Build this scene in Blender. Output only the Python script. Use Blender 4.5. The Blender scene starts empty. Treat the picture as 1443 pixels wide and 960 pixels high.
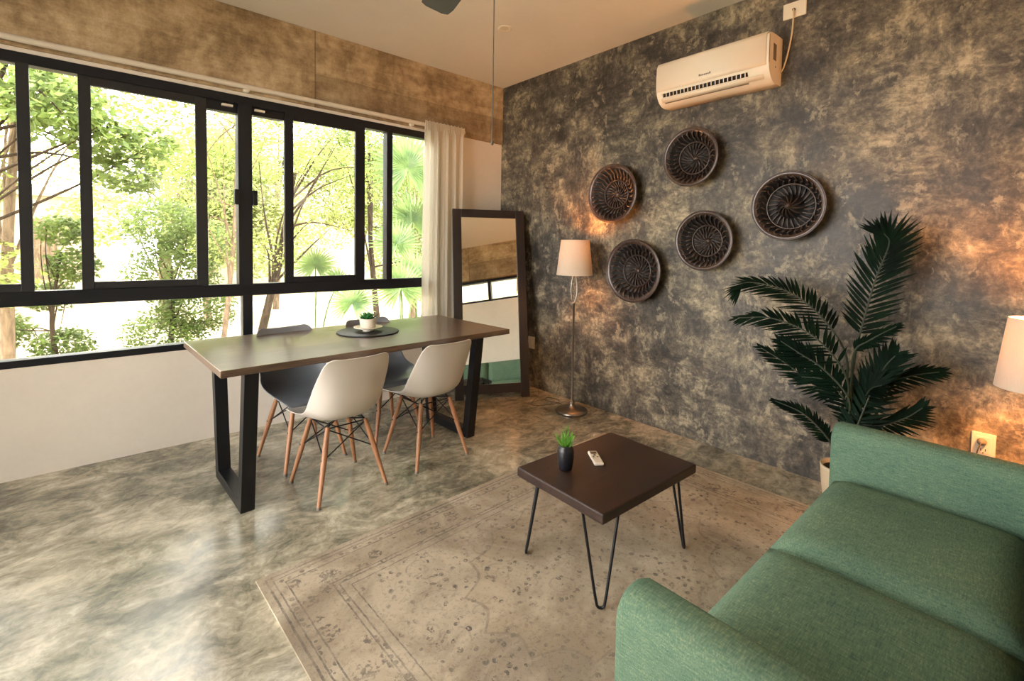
import bpy, math, random
import numpy as np
from mathutils import Vector, Matrix, Euler
PI = math.pi
sc = bpy.context.scene
COL = sc.collection

# ------------------------------------------------------------------ camera
yaw, pitch, roll = 0.725026804, -0.0433253935, 0.0159213
cd = bpy.data.cameras.new('camera'); cam = bpy.data.objects.new('camera', cd); COL.objects.link(cam)
fw = Vector((math.sin(yaw)*math.cos(pitch), math.cos(yaw)*math.cos(pitch), math.sin(pitch)))
rt0 = Vector((math.cos(yaw), -math.sin(yaw), 0)); up0 = rt0.cross(fw)
rt = rt0*math.cos(roll) + up0*math.sin(roll); up = -rt0*math.sin(roll) + up0*math.cos(roll)
M = Matrix((rt, up, -fw)).transposed().to_4x4(); M.translation = Vector((-3.15175, -3.7464, 1.3333))
cam.matrix_world = M
cd.sensor_width = 36; cd.sensor_fit = 'HORIZONTAL'; cd.lens = 671.01/1443*36
cd.shift_y = -(480-377.76)/1443; cd.clip_start = .02; cd.clip_end = 300
sc.camera = cam

# ------------------------------------------------------------------ colour management, sky, sun
sc.view_settings.view_transform = 'Standard'
sc.view_settings.look = 'None'
sc.view_settings.gamma = 1
sc.view_settings.use_curve_mapping = False
sc.view_settings.exposure = 1.34
sc.cycles.max_bounces = 9; sc.cycles.diffuse_bounces = 6; sc.cycles.glossy_bounces = 4
sc.cycles.transparent_max_bounces = 12; sc.cycles.transmission_bounces = 4
sc.cycles.caustics_reflective = False; sc.cycles.caustics_refractive = False
sc.cycles.sample_clamp_indirect = 6; sc.cycles.use_denoising = True
w = bpy.data.worlds.new('world'); sc.world = w; w.use_nodes = True
nt = w.node_tree; nt.nodes.clear()
wo = nt.nodes.new('ShaderNodeOutputWorld'); bg = nt.nodes.new('ShaderNodeBackground')
WORLD_STRENGTH = 6.5
bg.inputs[0].default_value = (1.0, .965, .925, 1); bg.inputs[1].default_value = WORLD_STRENGTH
nt.links.new(bg.outputs[0], wo.inputs[0])
def add_light(name, kind, loc, energy, color, rot=(0, 0, 0), **kw):
    d = bpy.data.lights.new(name, kind); d.energy = energy; d.color = color
    for k, v in kw.items(): setattr(d, k, v)
    o = bpy.data.objects.new(name, d); o.location = loc; o.rotation_euler = rot; COL.objects.link(o); return o
sun = add_light('sun', 'SUN', (0, 0, 8), 9.0, (1, .94, .84), angle=.02)
sdir = Vector((.42, .15, -.9)).normalized()
sun.rotation_euler = sdir.to_track_quat('-Z', 'Y').to_euler()
def portal(name, loc, rot, sx, sy):
    o = add_light(name, 'AREA', loc, 1, (1, 1, 1), rot, shape='RECTANGLE', size=sx, size_y=sy)
    o.data.cycles.is_portal = True
portal('window_portal', (-2.7, .12, 1.48), (math.radians(-90), 0, 0), 3.9, 1.66)
portal('terrace_portal', (-5.12, -1.6, 1.36), (0, math.radians(-90), 0), 2.7, 2.7)
portal('high_window_portal', (-1.52, -4.24, 2.1), (math.radians(90), 0, 0), 2.1, .4)

# ------------------------------------------------------------------ materials
def hexc(r, g, b):
    f = lambda v: ((v/255+.055)/1.055)**2.4 if v/255 > .04045 else v/255/12.92
    return (f(r), f(g), f(b), 1)
class NT:
    def __init__(s, name):
        s.m = bpy.data.materials.new(name); s.m.use_nodes = True; s.t = s.m.node_tree; s.t.nodes.clear()
        s.out = s.t.nodes.new('ShaderNodeOutputMaterial')
    def n(s, typ, **kw):
        nd = s.t.nodes.new('ShaderNode'+typ)
        for k, v in kw.items():
            if isinstance(k, str) and hasattr(nd, k): setattr(nd, k, v)
        return nd
    def l(s, a, b): s.t.links.new(a, b)
    def set(s, sock, v):
        if hasattr(v, 'is_linked') or hasattr(v, 'links'): s.l(v, sock)
        else: sock.default_value = v
    def coord(s): return s.n('TexCoord').outputs['Object']
    def mapping(s, vec, scale=(1, 1, 1), rot=(0, 0, 0), loc=(0, 0, 0)):
        m = s.n('Mapping'); s.l(vec, m.inputs[0]); m.inputs['Scale'].default_value = scale
        m.inputs['Rotation'].default_value = rot; m.inputs['Location'].default_value = loc; return m.outputs[0]
    def noise(s, vec, scale, detail=4, rough=.5, dist=0., out=0):
        x = s.n('TexNoise'); s.l(vec, x.inputs['Vector']); x.inputs['Scale'].default_value = scale
        x.inputs['Detail'].default_value = detail; x.inputs['Roughness'].default_value = rough
        x.inputs['Distortion'].default_value = dist; return x.outputs[out]
    def ramp(s, fac, stops):
        r = s.n('ValToRGB'); s.l(fac, r.inputs[0]); e = r.color_ramp.elements
        while len(e) < len(stops): e.new(.5)
        for i, (p, c) in enumerate(stops): e[i].position = p; e[i].color = c if len(c) == 4 else (*c, 1)
        return r.outputs[0]
    def math(s, op, a, b=0., c=None, clamp=False):
        x = s.n('Math'); x.operation = op; x.use_clamp = clamp; s.set(x.inputs[0], a); s.set(x.inputs[1], b)
        if c is not None: s.set(x.inputs[2], c)
        return x.outputs[0]
    def mix(s, f, a, b, blend='MIX'):
        x = s.n('Mix'); x.data_type = 'RGBA'; x.blend_type = blend; s.set(x.inputs[0], f); s.set(x.inputs[6], a); s.set(x.inputs[7], b)
        return x.outputs[2]
    def bump(s, h, strength=.3, dist=.01):
        b = s.n('Bump'); s.l(h, b.inputs['Height']); b.inputs['Strength'].default_value = strength
        b.inputs['Distance'].default_value = dist; return b.outputs[0]
    def bsdf(s, color, rough=.5, metal=0., normal=None, spec=.5, coat=0., **kw):
        p = s.n('BsdfPrincipled'); s.set(p.inputs['Base Color'], color); s.set(p.inputs['Roughness'], rough)
        p.inputs['Metallic'].default_value = metal; p.inputs['Specular IOR Level'].default_value = spec
        p.inputs['Coat Weight'].default_value = coat
        if normal is not None: s.l(normal, p.inputs['Normal'])
        for k, v in kw.items(): s.set(p.inputs[k.replace('_', ' ')], v)
        s.l(p.outputs[0], s.out.inputs[0]); return p
def plain(name, col, rough=.5, metal=0., spec=.5, noise=0.03, nscale=30, coat=0.):
    t = NT(name); v = t.coord(); f = t.noise(v, nscale, 5, .6)
    c = t.mix(f, tuple(x*(1-noise*2) for x in col[:3])+(1,), tuple(min(1, x*(1+noise*2)) for x in col[:3])+(1,))
    t.bsdf(c, rough, metal, spec=spec, coat=coat); return t.m

def make_wall_concrete():
    t = NT('burnished_grey_cement'); v = t.coord()
    wv = t.noise(v, 4.0, 6, .65, .2, out=1)
    vm = t.n('VectorMath'); vm.operation = 'SCALE'; t.l(wv, vm.inputs[0]); vm.inputs['Scale'].default_value = .10
    va = t.n('VectorMath'); va.operation = 'ADD'; t.l(v, va.inputs[0]); t.l(vm.outputs[0], va.inputs[1]); W = va.outputs[0]
    a = t.noise(v, 1.0, 4, .55)
    b = t.noise(W, 4.5, 10, .68, .1)
    c = t.noise(t.mapping(W, (1, 2.0, 1.0), (-.8, 0, 0)), 10, 9, .72, .1)
    e = t.noise(t.mapping(W, (1, .9, 2.1), (.5, 0, 0)), 11, 9, .72, .1)
    k = t.noise(v, 1.7, 3, .5)
    ce = t.mix(t.ramp(k, [(.42, (0, 0, 0)), (.58, (1, 1, 1))]), c, e)
    d = t.noise(W, 48, 6, .75)
    s = t.math('MULTIPLY_ADD', a, .55, t.math('MULTIPLY', b, .85)); s = t.math('MULTIPLY_ADD', ce, .85, s); s = t.math('MULTIPLY_ADD', d, .42, s)
    s = t.math('MULTIPLY', s, 1/2.67)
    col = t.ramp(s, [(.42, hexc(40, 37, 34)), (.465, hexc(64, 59, 53)), (.505, hexc(94, 87, 75)), (.545, hexc(132, 122, 102)), (.595, hexc(184, 170, 142))])
    st = t.n('TexNoise'); t.l(t.mapping(W, (1, 1.5, 1.0), (-.7, 0, 0)), st.inputs['Vector']); st.inputs['Scale'].default_value = 7; st.inputs['Detail'].default_value = 6; st.inputs['Roughness'].default_value = .6
    lite = t.ramp(st.outputs[0], [(.55, (0, 0, 0)), (.60, (1, 1, 1))]); lite = t.math('MULTIPLY', lite, t.ramp(t.noise(W, 20, 5, .7), [(.47, (0, 0, 0)), (.55, (1, 1, 1))]))
    dk = t.ramp(t.noise(t.mapping(W, (1, 1.3, 1), (.4, 0, 0), (3, 7, 1)), 6, 7, .65), [(.53, (0, 0, 0)), (.59, (1, 1, 1))]); dk = t.math('MULTIPLY', dk, t.ramp(t.noise(v, 26, 5, .7), [(.44, (0, 0, 0)), (.53, (1, 1, 1))]))
    col = t.mix(t.math('MULTIPLY', lite, .4), col, hexc(190, 177, 148)); col = t.mix(t.math('MULTIPLY', dk, .5), col, hexc(46, 43, 42))
    r = t.math('MULTIPLY_ADD', b, .4, .26)
    t.bsdf(col, r, normal=t.bump(s, .3, .02), spec=.45); return t.m
def make_floor():
    t = NT('polished_cement_floor'); v = t.coord()
    wv = t.noise(v, 2.4, 4, .55, .3, out=1)
    vm = t.n('VectorMath'); vm.operation = 'SCALE'; t.l(wv, vm.inputs[0]); vm.inputs['Scale'].default_value = .3
    va = t.n('VectorMath'); va.operation = 'ADD'; t.l(v, va.inputs[0]); t.l(vm.outputs[0], va.inputs[1]); W = va.outputs[0]
    a = t.noise(v, 1.1, 5, .6, .3)
    b = t.noise(t.mapping(W, (1, 1.35, 1), (0, 0, -.5)), 4.2, 10, .7, .5)
    c = t.noise(t.mapping(W, (1, 1.8, 1), (0, 0, -.8)), 11, 9, .74, .6)
    d = t.noise(v, 40, 5, .7)
    s = t.math('MULTIPLY_ADD', a, .7, t.math('MULTIPLY', b, .8)); s = t.math('MULTIPLY_ADD', c, .55, s); s = t.math('MULTIPLY_ADD', d, .15, s)
    s = t.math('MULTIPLY', s, 1/2.2)
    col = t.ramp(s, [(.41, hexc(84, 82, 70)), (.465, hexc(126, 122, 105)), (.52, hexc(170, 163, 142)), (.585, hexc(214, 205, 183))])
    t.bsdf(col, t.math('MULTIPLY_ADD', b, .26, .10), normal=t.bump(b, .03, .01), spec=.7); return t.m
def make_beam():
    t = NT('board_cast_brown_concrete'); v = t.coord()
    a = t.noise(v, 2.0, 9, .68, .3)
    b = t.noise(t.mapping(v, (6, 6, .9)), 5, 5, .6)
    c = t.noise(t.mapping(v, (.7, 1, 5)), 3, 7, .7, .2)
    d = t.noise(v, 16, 8, .75)
    s = t.math('MULTIPLY_ADD', a, 1.1, t.math('MULTIPLY', b, .12)); s = t.math('MULTIPLY_ADD', c, .4, s); s = t.math('MULTIPLY_ADD', d, .5, s)
    s = t.math('MULTIPLY', s, 1/2.12)
    col = t.ramp(s, [(.37, hexc(108, 90, 68)), (.46, hexc(156, 133, 102)), (.53, hexc(192, 168, 133)), (.62, hexc(224, 204, 170))])
    # darker lower board to the right of the pour joint, thin joint lines
    sp = t.n('SeparateXYZ'); t.l(v, sp.inputs[0])
    right = t.math('GREATER_THAN', sp.outputs[0], -1.86); low = t.math('LESS_THAN', sp.outputs[2], t.math('MULTIPLY_ADD', t.noise(v, 2, 3), .04, 2.60))
    f = t.math('MULTIPLY', t.math('MULTIPLY', right, low), .38)
    col = t.mix(f, col, hexc(92, 74, 54))
    jx = t.math('LESS_THAN', t.math('ABSOLUTE', t.math('ADD', sp.outputs[0], 1.86)), .005)
    col = t.mix(t.math('MULTIPLY', jx, .5), col, hexc(70, 55, 40))
    t.bsdf(col, .85, normal=t.bump(s, .6, .02), spec=.2); return t.m
def make_plaster(name, c1, c2, rough=.8):
    t = NT(name); v = t.coord(); a = t.noise(v, 1.2, 6, .6, .3); b = t.noise(v, 30, 5, .6)
    s = t.math('MULTIPLY_ADD', b, .25, t.math('MULTIPLY', a, .75))
    t.bsdf(t.ramp(s, [(.35, c1), (.65, c2)]), rough, normal=t.bump(b, .12, .003), spec=.25); return t.m
def make_wood(name, cols, scale=1.0, rough=.35, axis='X', coat=0., spec=.5):
    t = NT(name); v = t.coord()
    st = {'X': (.7, 9, 9), 'Y': (9, .7, 9), 'Z': (9, 9, .7)}[axis]
    wv = t.noise(v, 2.0*scale, 3, .5)
    m = t.mapping(v, tuple(q*scale for q in st))
    a = t.noise(m, 3.0, 8, .65, .6); b = t.noise(t.mapping(v, tuple(q*scale*4 for q in st)), 4, 5, .6)
    s = t.math('MULTIPLY_ADD', b, .35, t.math('MULTIPLY', a, .65)); s = t.math('MULTIPLY_ADD', wv, .25, t.math('MULTIPLY', s, .75))
    n = len(cols); col = t.ramp(s, [(.36+.28*i/(n-1), c) for i, c in enumerate(cols)])
    t.bsdf(col, t.math('MULTIPLY_ADD', a, .15, rough-.07), normal=t.bump(s, .25, .004), spec=spec, coat=coat); return t.m
def make_fabric():
    t = NT('green_melange_upholstery'); v = t.coord()
    a = t.noise(t.mapping(v, (6, 42, 42)), 7, 4, .7); b = t.noise(t.mapping(v, (30, 6, 42)), 6, 4, .7); c = t.noise(v, 3, 4, .5)
    s = t.math('MULTIPLY_ADD', b, .35, t.math('MULTIPLY', a, .45)); s = t.math('MULTIPLY_ADD', c, .2, s)
    col = t.ramp(s, [(.36, hexc(62, 90, 80)), (.46, hexc(88, 115, 97)), (.54, hexc(104, 129, 106)), (.68, hexc(150, 158, 126))])
    t.bsdf(col, .85, normal=t.bump(s, .35, .002), spec=.2); return t.m
def make_rug():
    t = NT('faded_oriental_rug_weave'); v = t.coord(); sp = t.n('SeparateXYZ'); t.l(v, sp.inputs[0])
    X, Y = sp.outputs[0], sp.outputs[1]; HX, HY = 1.145, .80
    ex = t.math('SUBTRACT', HX, t.math('ABSOLUTE', X)); ey = t.math('SUBTRACT', HY, t.math('ABSOLUTE', Y)); d = t.math('MINIMUM', ex, ey)
    dn = t.math('ADD', d, t.math('MULTIPLY', t.math('SUBTRACT', t.noise(v, 40, 2), .5), .006))
    wear = t.ramp(t.noise(v, 3.5, 7, .7, .6), [(.38, (0, 0, 0)), (.62, (1, 1, 1))])
    fine = t.ramp(t.noise(v, 55, 4, .7), [(.42, (0, 0, 0)), (.6, (1, 1, 1))])
    def band(c, wd):
        return t.math('LESS_THAN', t.math('ABSOLUTE', t.math('SUBTRACT', dn, c)), wd)
    lines = band(.028, .004)
    for c, wd in ((.05, .003), (.085, .003), (.215, .003), (.235, .003), (.27, .0025)): lines = t.math('MAXIMUM', lines, band(c, wd))
    # small repeated motifs of guard bands
    inb = t.math('MAXIMUM', band(.067, .012), band(.225, .007))
    ck = t.n('TexVoronoi'); ck.inputs['Scale'].default_value = 34; t.l(v, ck.inputs['Vector'])
    mot = t.math('MULTIPLY', inb, t.math('LESS_THAN', ck.outputs['Distance'], .36))
    # main border rosettes
    vor = t.n('TexVoronoi'); vor.inputs['Scale'].default_value = 9.5; vor.inputs['Randomness'].default_value = .55; t.l(v, vor.inputs['Vector'])
    ros = t.math('MULTIPLY', t.math('LESS_THAN', vor.outputs['Distance'], .40), t.math('GREATER_THAN', t.noise(v, 75, 3, .6), .5))
    inmain = band(.15, .06)
    ros = t.math('MULTIPLY', ros, inmain)
    # field: scattered flower specks and fine scroll outlines
    v2 = t.n('TexVoronoi'); v2.inputs['Scale'].default_value = 30; wn = t.noise(v, 6, 3, .5, out=1); ad = t.mix(.06, v, wn); t.l(ad, v2.inputs['Vector'])
    v3 = t.n('TexVoronoi'); v3.inputs['Scale'].default_value = 7.5; t.l(ad, v3.inputs['Vector'])
    inf = t.math('GREATER_THAN', dn, .28)
    spk = t.math('MULTIPLY', t.math('LESS_THAN', v2.outputs['Distance'], .30), t.math('GREATER_THAN', t.noise(v, 60, 3, .7), .47))
    ring = t.math('LESS_THAN', t.math('ABSOLUTE', t.math('SUBTRACT', v3.outputs['Distance'], .33)), .025)
    ring = t.math('MULTIPLY', ring, t.math('GREATER_THAN', t.noise(v, 22, 3, .6), .5))
    # medallion contour
    r = t.math('SQRT', t.math('ADD', t.math('POWER', t.math('MULTIPLY', X, .72), 2), t.math('POWER', Y, 2)))
    ang = t.math('ARCTAN2', Y, t.math('MULTIPLY', X, .72))
    lob = t.math('MULTIPLY', t.math('ABSOLUTE', t.math('SINE', t.math('MULTIPLY', ang, 8))), .045)
    rr = t.math('ADD', r, lob)
    med = t.math('LESS_THAN', t.math('ABSOLUTE', t.math('SUBTRACT', rr, .46)), .005)
    med2 = t.math('LESS_THAN', rr, .46)
    dark = t.math('MAXIMUM', t.math('MULTIPLY', t.math('MAXIMUM', spk, t.math('MULTIPLY', ring, .35)), inf), t.math('MAXIMUM', lines, t.math('MAXIMUM', mot, ros)))
    dark = t.math('MAXIMUM', dark, t.math('MULTIPLY', t.math('MULTIPLY', med, inf), .5))
    fade = t.math('MULTIPLY', t.math('MULTIPLY_ADD', wear, .6, .35), t.math('MULTIPLY_ADD', fine, .5, .5))
    base = t.ramp(t.noise(v, 2.5, 7, .65, .8), [(.38, hexc(146, 134, 116)), (.5, hexc(170, 157, 137)), (.62, hexc(192, 180, 159))])
    base = t.mix(t.math('MULTIPLY', t.math('MULTIPLY', med2, inf), .22), base, hexc(168, 148, 118))
    base = t.mix(t.math('MULTIPLY', inmain, .15), base, hexc(165, 148, 122))
    col = t.mix(t.math('MULTIPLY', dark, t.math('MULTIPLY', fade, .95)), base, hexc(84, 80, 80))
    fl = t.ramp(t.noise(v, 75, 5, .8), [(.535, (0, 0, 0)), (.60, (1, 1, 1))]); col = t.mix(t.math('MULTIPLY', fl, .34), col, hexc(104, 94, 84))
    hb = t.noise(v, 260, 2, .6)
    t.bsdf(col, .92, normal=t.bump(hb, .4, .002), spec=.1); return t.m
def make_glass(name, tint=(1, 1, 1, 1), refl=1.0):
    t = NT(name); fr = t.n('Fresnel'); fr.inputs[0].default_value = 1.5
    tr = t.n('BsdfTransparent'); tr.inputs[0].default_value = tint; gl = t.n('BsdfGlossy'); gl.inputs['Roughness'].default_value = .01
    mx = t.n('MixShader'); t.l(t.math('MULTIPLY', fr.outputs[0], refl*1.1, clamp=True), mx.inputs[0]); t.l(tr.outputs[0], mx.inputs[1]); t.l(gl.outputs[0], mx.inputs[2])
    t.l(mx.outputs[0], t.out.inputs[0]); return t.m
def make_leaf(name, c1, c2, trans=.45, rough=.5, scale=6, spec=.3):
    t = NT(name); v = t.coord(); col = t.ramp(t.noise(v, scale, 4, .7), [(.35, c1), (.65, c2)])
    p = t.n('BsdfPrincipled'); t.l(col, p.inputs['Base Color']); p.inputs['Roughness'].default_value = rough; p.inputs['Specular IOR Level'].default_value = spec
    if trans > 0:
        tl = t.n('BsdfTranslucent'); t.l(t.mix(.12, col, (.74, .85, .34, 1)), tl.inputs[0]); mx = t.n('MixShader'); mx.inputs[0].default_value = trans
        t.l(p.outputs[0], mx.inputs[1]); t.l(tl.outputs[0], mx.inputs[2]); t.l(mx.outputs[0], t.out.inputs[0])
    else: t.l(p.outputs[0], t.out.inputs[0])
    return t.m
def make_cloth(name, col, trans=.5):
    t = NT(name); v = t.coord(); f = t.noise(t.mapping(v, (300, 300, 300)), 1, 2)
    c = t.mix(f, tuple(x*.93 for x in col[:3])+(1,), col)
    d = t.n('BsdfDiffuse'); t.l(c, d.inputs[0]); tl = t.n('BsdfTranslucent'); t.l(c, tl.inputs[0]); mx = t.n('MixShader'); mx.inputs[0].default_value = trans
    t.l(d.outputs[0], mx.inputs[1]); t.l(tl.outputs[0], mx.inputs[2]); t.l(mx.outputs[0], t.out.inputs[0]); return t.m
def make_stone():
    t = NT('pale_stone_blocks'); v = t.coord(); b = t.n('TexBrick'); t.l(t.mapping(v, (1, 1, 1), (PI/2, 0, 0)), b.inputs['Vector'])
    b.inputs['Color1'].default_value = hexc(168, 150, 128); b.inputs['Color2'].default_value = hexc(186, 170, 146); b.inputs['Mortar'].default_value = hexc(146, 130, 110)
    b.inputs['Scale'].default_value = 1.6; b.inputs['Mortar Size'].default_value = .012
    c = t.mix(.35, b.outputs[0], t.ramp(t.noise(v, 5, 7, .7), [(.3, hexc(140, 122, 102)), (.7, hexc(190, 176, 154))]))
    t.bsdf(c, .9, spec=.1); return t.m
def make_bark(name, c1, c2):
    t = NT(name); v = t.coord(); n = t.noise(t.mapping(v, (8, 8, 2)), 3, 7, .7, .4)
    t.bsdf(t.ramp(n, [(.35, c1), (.65, c2)]), .9, normal=t.bump(n, .6, .02), spec=.1); return t.m
def make_weave(name):
    t = NT(name); v = t.coord(); n = t.noise(v, 60, 4, .6)
    t.bsdf(t.ramp(n, [(.3, hexc(36, 25, 21)), (.7, hexc(78, 54, 41))]), .30, spec=.7, normal=t.bump(n, .3, .002)); return t.m
def make_shade():
    t = NT('linen_lamp_shade'); v = t.coord(); f = t.noise(t.mapping(v, (200, 200, 40)), 1, 3)
    c = t.mix(f, (.60, .52, .42, 1), (.68, .60, .49, 1))
    d = t.n('BsdfDiffuse'); t.l(c, d.inputs[0]); tl = t.n('BsdfTranslucent'); t.l(c, tl.inputs[0]); mx = t.n('MixShader'); mx.inputs[0].default_value = .11
    t.l(d.outputs[0], mx.inputs[1]); t.l(tl.outputs[0], mx.inputs[2]); t.l(mx.outputs[0], t.out.inputs[0]); return t.m
def emis(name, col, s):
    t = NT(name); e = t.n('Emission'); e.inputs[0].default_value = col; e.inputs[1].default_value = s; t.l(e.outputs[0], t.out.inputs[0]); return t.m

MAT = dict(
    wallgrey=make_wall_concrete(), floor=make_floor(), beam=make_beam(), rug=make_rug(), fabric=make_fabric(),
    white=make_plaster('white_wall_plaster', hexc(228, 219, 206), hexc(238, 230, 218)), ceiling=make_plaster('warm_ceiling_plaster', hexc(220, 217, 209), hexc(228, 225, 217)),
    outwall=make_plaster('cream_garden_wall', hexc(146, 140, 118), hexc(160, 154, 132)), stone=make_stone(),
    paving=make_plaster('pale_garden_paving', hexc(150, 138, 116), hexc(178, 166, 144)),
    frame=plain('black_powder_coated_aluminium', hexc(22, 24, 30), .42, spec=.35), frame2=plain('graphite_sash_aluminium', hexc(42, 42, 44), .45, spec=.35),
    glass=make_glass('window_glass'), tabletop=make_wood('dark_walnut_table_top', [hexc(66, 50, 40), hexc(98, 76, 60), hexc(130, 104, 82)], rough=.30, spec=.7, coat=.25),
    coffee=make_wood('dark_stained_coffee_wood', [hexc(32, 20, 17), hexc(48, 31, 24), hexc(68, 45, 34)], 1.0, .42, 'X'),
    black=plain('black_metal', hexc(20, 21, 25), .42, .3), steel=plain('brushed_nickel', hexc(150, 142, 132), .28, 1.0),
    shell=plain('white_moulded_plastic', hexc(212, 205, 196), .38, spec=.45, noise=.01), shellgrey=plain('slate_grey_moulded_plastic', hexc(132, 137, 143), .33, spec=.5, noise=.01),
    beech=make_wood('orange_beech_legs', [hexc(132, 88, 60), hexc(164, 116, 82), hexc(188, 142, 106)], 1, .45, 'Z'),
    rubber=plain('grey_rubber_tip', hexc(120, 112, 104), .7), mframe=make_wood('espresso_mirror_frame', [hexc(20, 14, 15), hexc(32, 22, 22), hexc(42, 29, 28)], 1.2, .4, 'Z'),
    curtain=make_cloth('cream_curtain_cloth', hexc(244, 238, 224), .6), pvc=plain('white_conduit', hexc(226, 214, 196), .45), acwhite=plain('warm_white_ac_plastic', hexc(238, 229, 212), .42, noise=.01),
    acgrey=plain('grey_print', hexc(132, 122, 108), .5), dark=plain('near_black_recess', hexc(18, 17, 18), .6), plate=plain('cream_switch_plate', hexc(232, 222, 202), .4, noise=.01),
    weave=make_weave('glossy_dark_wicker'), shade=make_shade(), bulb=emis('warm_bulb', (1, .55, .22, 1), 30),
    palm=make_leaf('dark_palm_leaf', hexc(8, 18, 14), hexc(14, 34, 20), .06, .6, 9, .06), palmstem=plain('dark_green_stem', hexc(42, 50, 32), .5),
    pot=plain('cream_ceramic_pot', hexc(204, 186, 158), .4), soil=plain('dark_soil', hexc(30, 25, 22), .95, noise=.2), potwhite=plain('glazed_white_ceramic', hexc(228, 220, 204), .25, noise=.01),
    blackpot=plain('matt_black_ceramic', hexc(26, 25, 30), .38), succ=make_leaf('succulent_leaf', hexc(28, 80, 40), hexc(58, 126, 58), .1, .4, 20), grass=make_leaf('light_grass_leaf', hexc(88, 150, 50), hexc(136, 190, 80), .3, .5, 20),
    slate=plain('dark_woven_placemat', hexc(34, 36, 36), .5, noise=.25, nscale=90), remote=plain('remote_plastic', hexc(226, 214, 196), .4, noise=.01), lcd=plain('dark_screen', hexc(40, 38, 34), .25),
    cable=plain('grey_cable', hexc(88, 80, 70), .6), cablew=plain('cream_cable', hexc(214, 196, 160), .6), fan=plain('dark_fan_blade', hexc(26, 26, 28), .5),
    leafA=make_leaf('bright_canopy_leaf', hexc(84, 100, 42), hexc(138, 152, 76), .5, .5, 2.2), leafB=make_leaf('deep_canopy_leaf', hexc(54, 74, 30), hexc(102, 124, 56), .45, .5, 3),
    leafC=make_leaf('pale_canopy_leaf', hexc(98, 110, 60), hexc(138, 146, 86), .6, .5, 2), fanleaf=make_leaf('fan_palm_leaf', hexc(56, 84, 42), hexc(100, 124, 66), .45, .45, 4),
    bark=make_bark('grey_brown_bark', hexc(78, 66, 52), hexc(124, 108, 88)), barkd=make_bark('dark_brown_bark', hexc(30, 25, 19), hexc(62, 52, 40)),
)
t = NT('silvered_mirror_glass'); g_ = t.n('BsdfGlossy'); g_.inputs[0].default_value = (.80, .80, .76, 1); g_.inputs['Roughness'].default_value = 0; t.l(g_.outputs[0], t.out.inputs[0]); MAT['mirror'] = t.m

# ------------------------------------------------------------------ mesh helpers
class MB:
    def __init__(s): s.v = []; s.f = []; s.sm = []
    def add(s, vs, fs, smooth=False):
        o = len(s.v); s.v += [tuple(p) for p in vs]; s.f += [tuple(i+o for i in f) for f in fs]; s.sm += [smooth]*len(fs); return s
    def box(s, x0, x1, y0, y1, z0, z1, mat=None):
        vs = [(x, y, z) for x in (x0, x1) for y in (y0, y1) for z in (z0, z1)]
        if mat is not None: vs = [tuple(mat @ Vector(p)) for p in vs]
        return s.add(vs, [(0, 1, 3, 2), (4, 6, 7, 5), (0, 4, 5, 1), (2, 3, 7, 6), (0, 2, 6, 4), (1, 5, 7, 3)])
    def grid(s, P, closeu=False, closev=False, smooth=True):
        n, m = len(P), len(P[0]); vs = [p for r in P for p in r]; fs = []
        for i in range(n if closeu else n-1):
            for j in range(m if closev else m-1):
                a, b = i, (i+1) % n; c, d = j, (j+1) % m
                fs.append((a*m+c, b*m+c, b*m+d, a*m+d))
        return s.add(vs, fs, smooth)
    def lathe(s, prof, n=32, axis=None, smooth=True):
        # prof: (r, z) ; axis: Matrix placing local z
        A = axis or Matrix.Identity(4)
        P = [[tuple(A @ Vector((r*math.cos(2*PI*k/n), r*math.sin(2*PI*k/n), z))) for k in range(n)] for r, z in prof]
        s.grid(P, closev=True, smooth=smooth)
        for idx, rev in ((0, True), (len(prof)-1, False)):
            if prof[idx][0] > 1e-4:
                o = len(s.v); ring = P[idx]; s.v += ring; f = tuple(range(o, o+n)); s.f.append(f[::-1] if rev else f); s.sm.append(False)
        return s
    def tube(s, pts, rad, n=10, caps=True, flat=1.0):
        pts = [Vector(p) for p in pts]; m = len(pts); rads = rad if isinstance(rad, (list, tuple)) else [rad]*m
        t0 = (pts[1]-pts[0]).normalized(); u = t0.orthogonal().normalized(); rows = []
        for i, p in enumerate(pts):
            t = (pts[min(i+1, m-1)]-pts[max(i-1, 0)]).normalized(); u = (u-t*u.dot(t))
            u = u.normalized() if u.length > 1e-6 else t.orthogonal().normalized(); w_ = t.cross(u)
            rows.append([tuple(p+u*math.cos(2*PI*k/n)*rads[i]+w_*math.sin(2*PI*k/n)*rads[i]*flat) for k in range(n)])
        s.grid(rows, closev=True)
        if caps:
            for r, rev in ((rows[0], True), (rows[-1], False)):
                o = len(s.v); s.v += r; f = tuple(range(o, o+n)); s.f.append(f[::-1] if rev else f); s.sm.append(False)
        return s
    def build(s, name, mat, parent=None, bevel=0., seg=2, sub=0, solid=0., matrix=None):
        me = bpy.data.meshes.new(name); me.from_pydata(s.v, [], s.f); me.polygons.foreach_set('use_smooth', s.sm)
        if matrix is not None: me.transform(matrix)
        me.materials.append(MAT[mat] if isinstance(mat, str) else mat); me.update()
        o = bpy.data.objects.new(name, me); COL.objects.link(o)
        if parent is not None: o.parent = parent
        if solid: md = o.modifiers.new('s', 'SOLIDIFY'); md.thickness = solid; md.offset = 0
        if bevel: md = o.modifiers.new('b', 'BEVEL'); md.width = bevel; md.segments = seg; md.limit_method = 'ANGLE'; md.angle_limit = .6
        if sub: md = o.modifiers.new('u', 'SUBSURF'); md.levels = sub; md.render_levels = sub
        return o
def thing(name, label, cat, loc=(0, 0, 0), rz=0., group=None):
    o = bpy.data.objects.new(name, None); COL.objects.link(o); o.location = loc; o.rotation_euler = (0, 0, rz); o.empty_display_size = .1
    return tag(o, label, cat, group)
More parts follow.
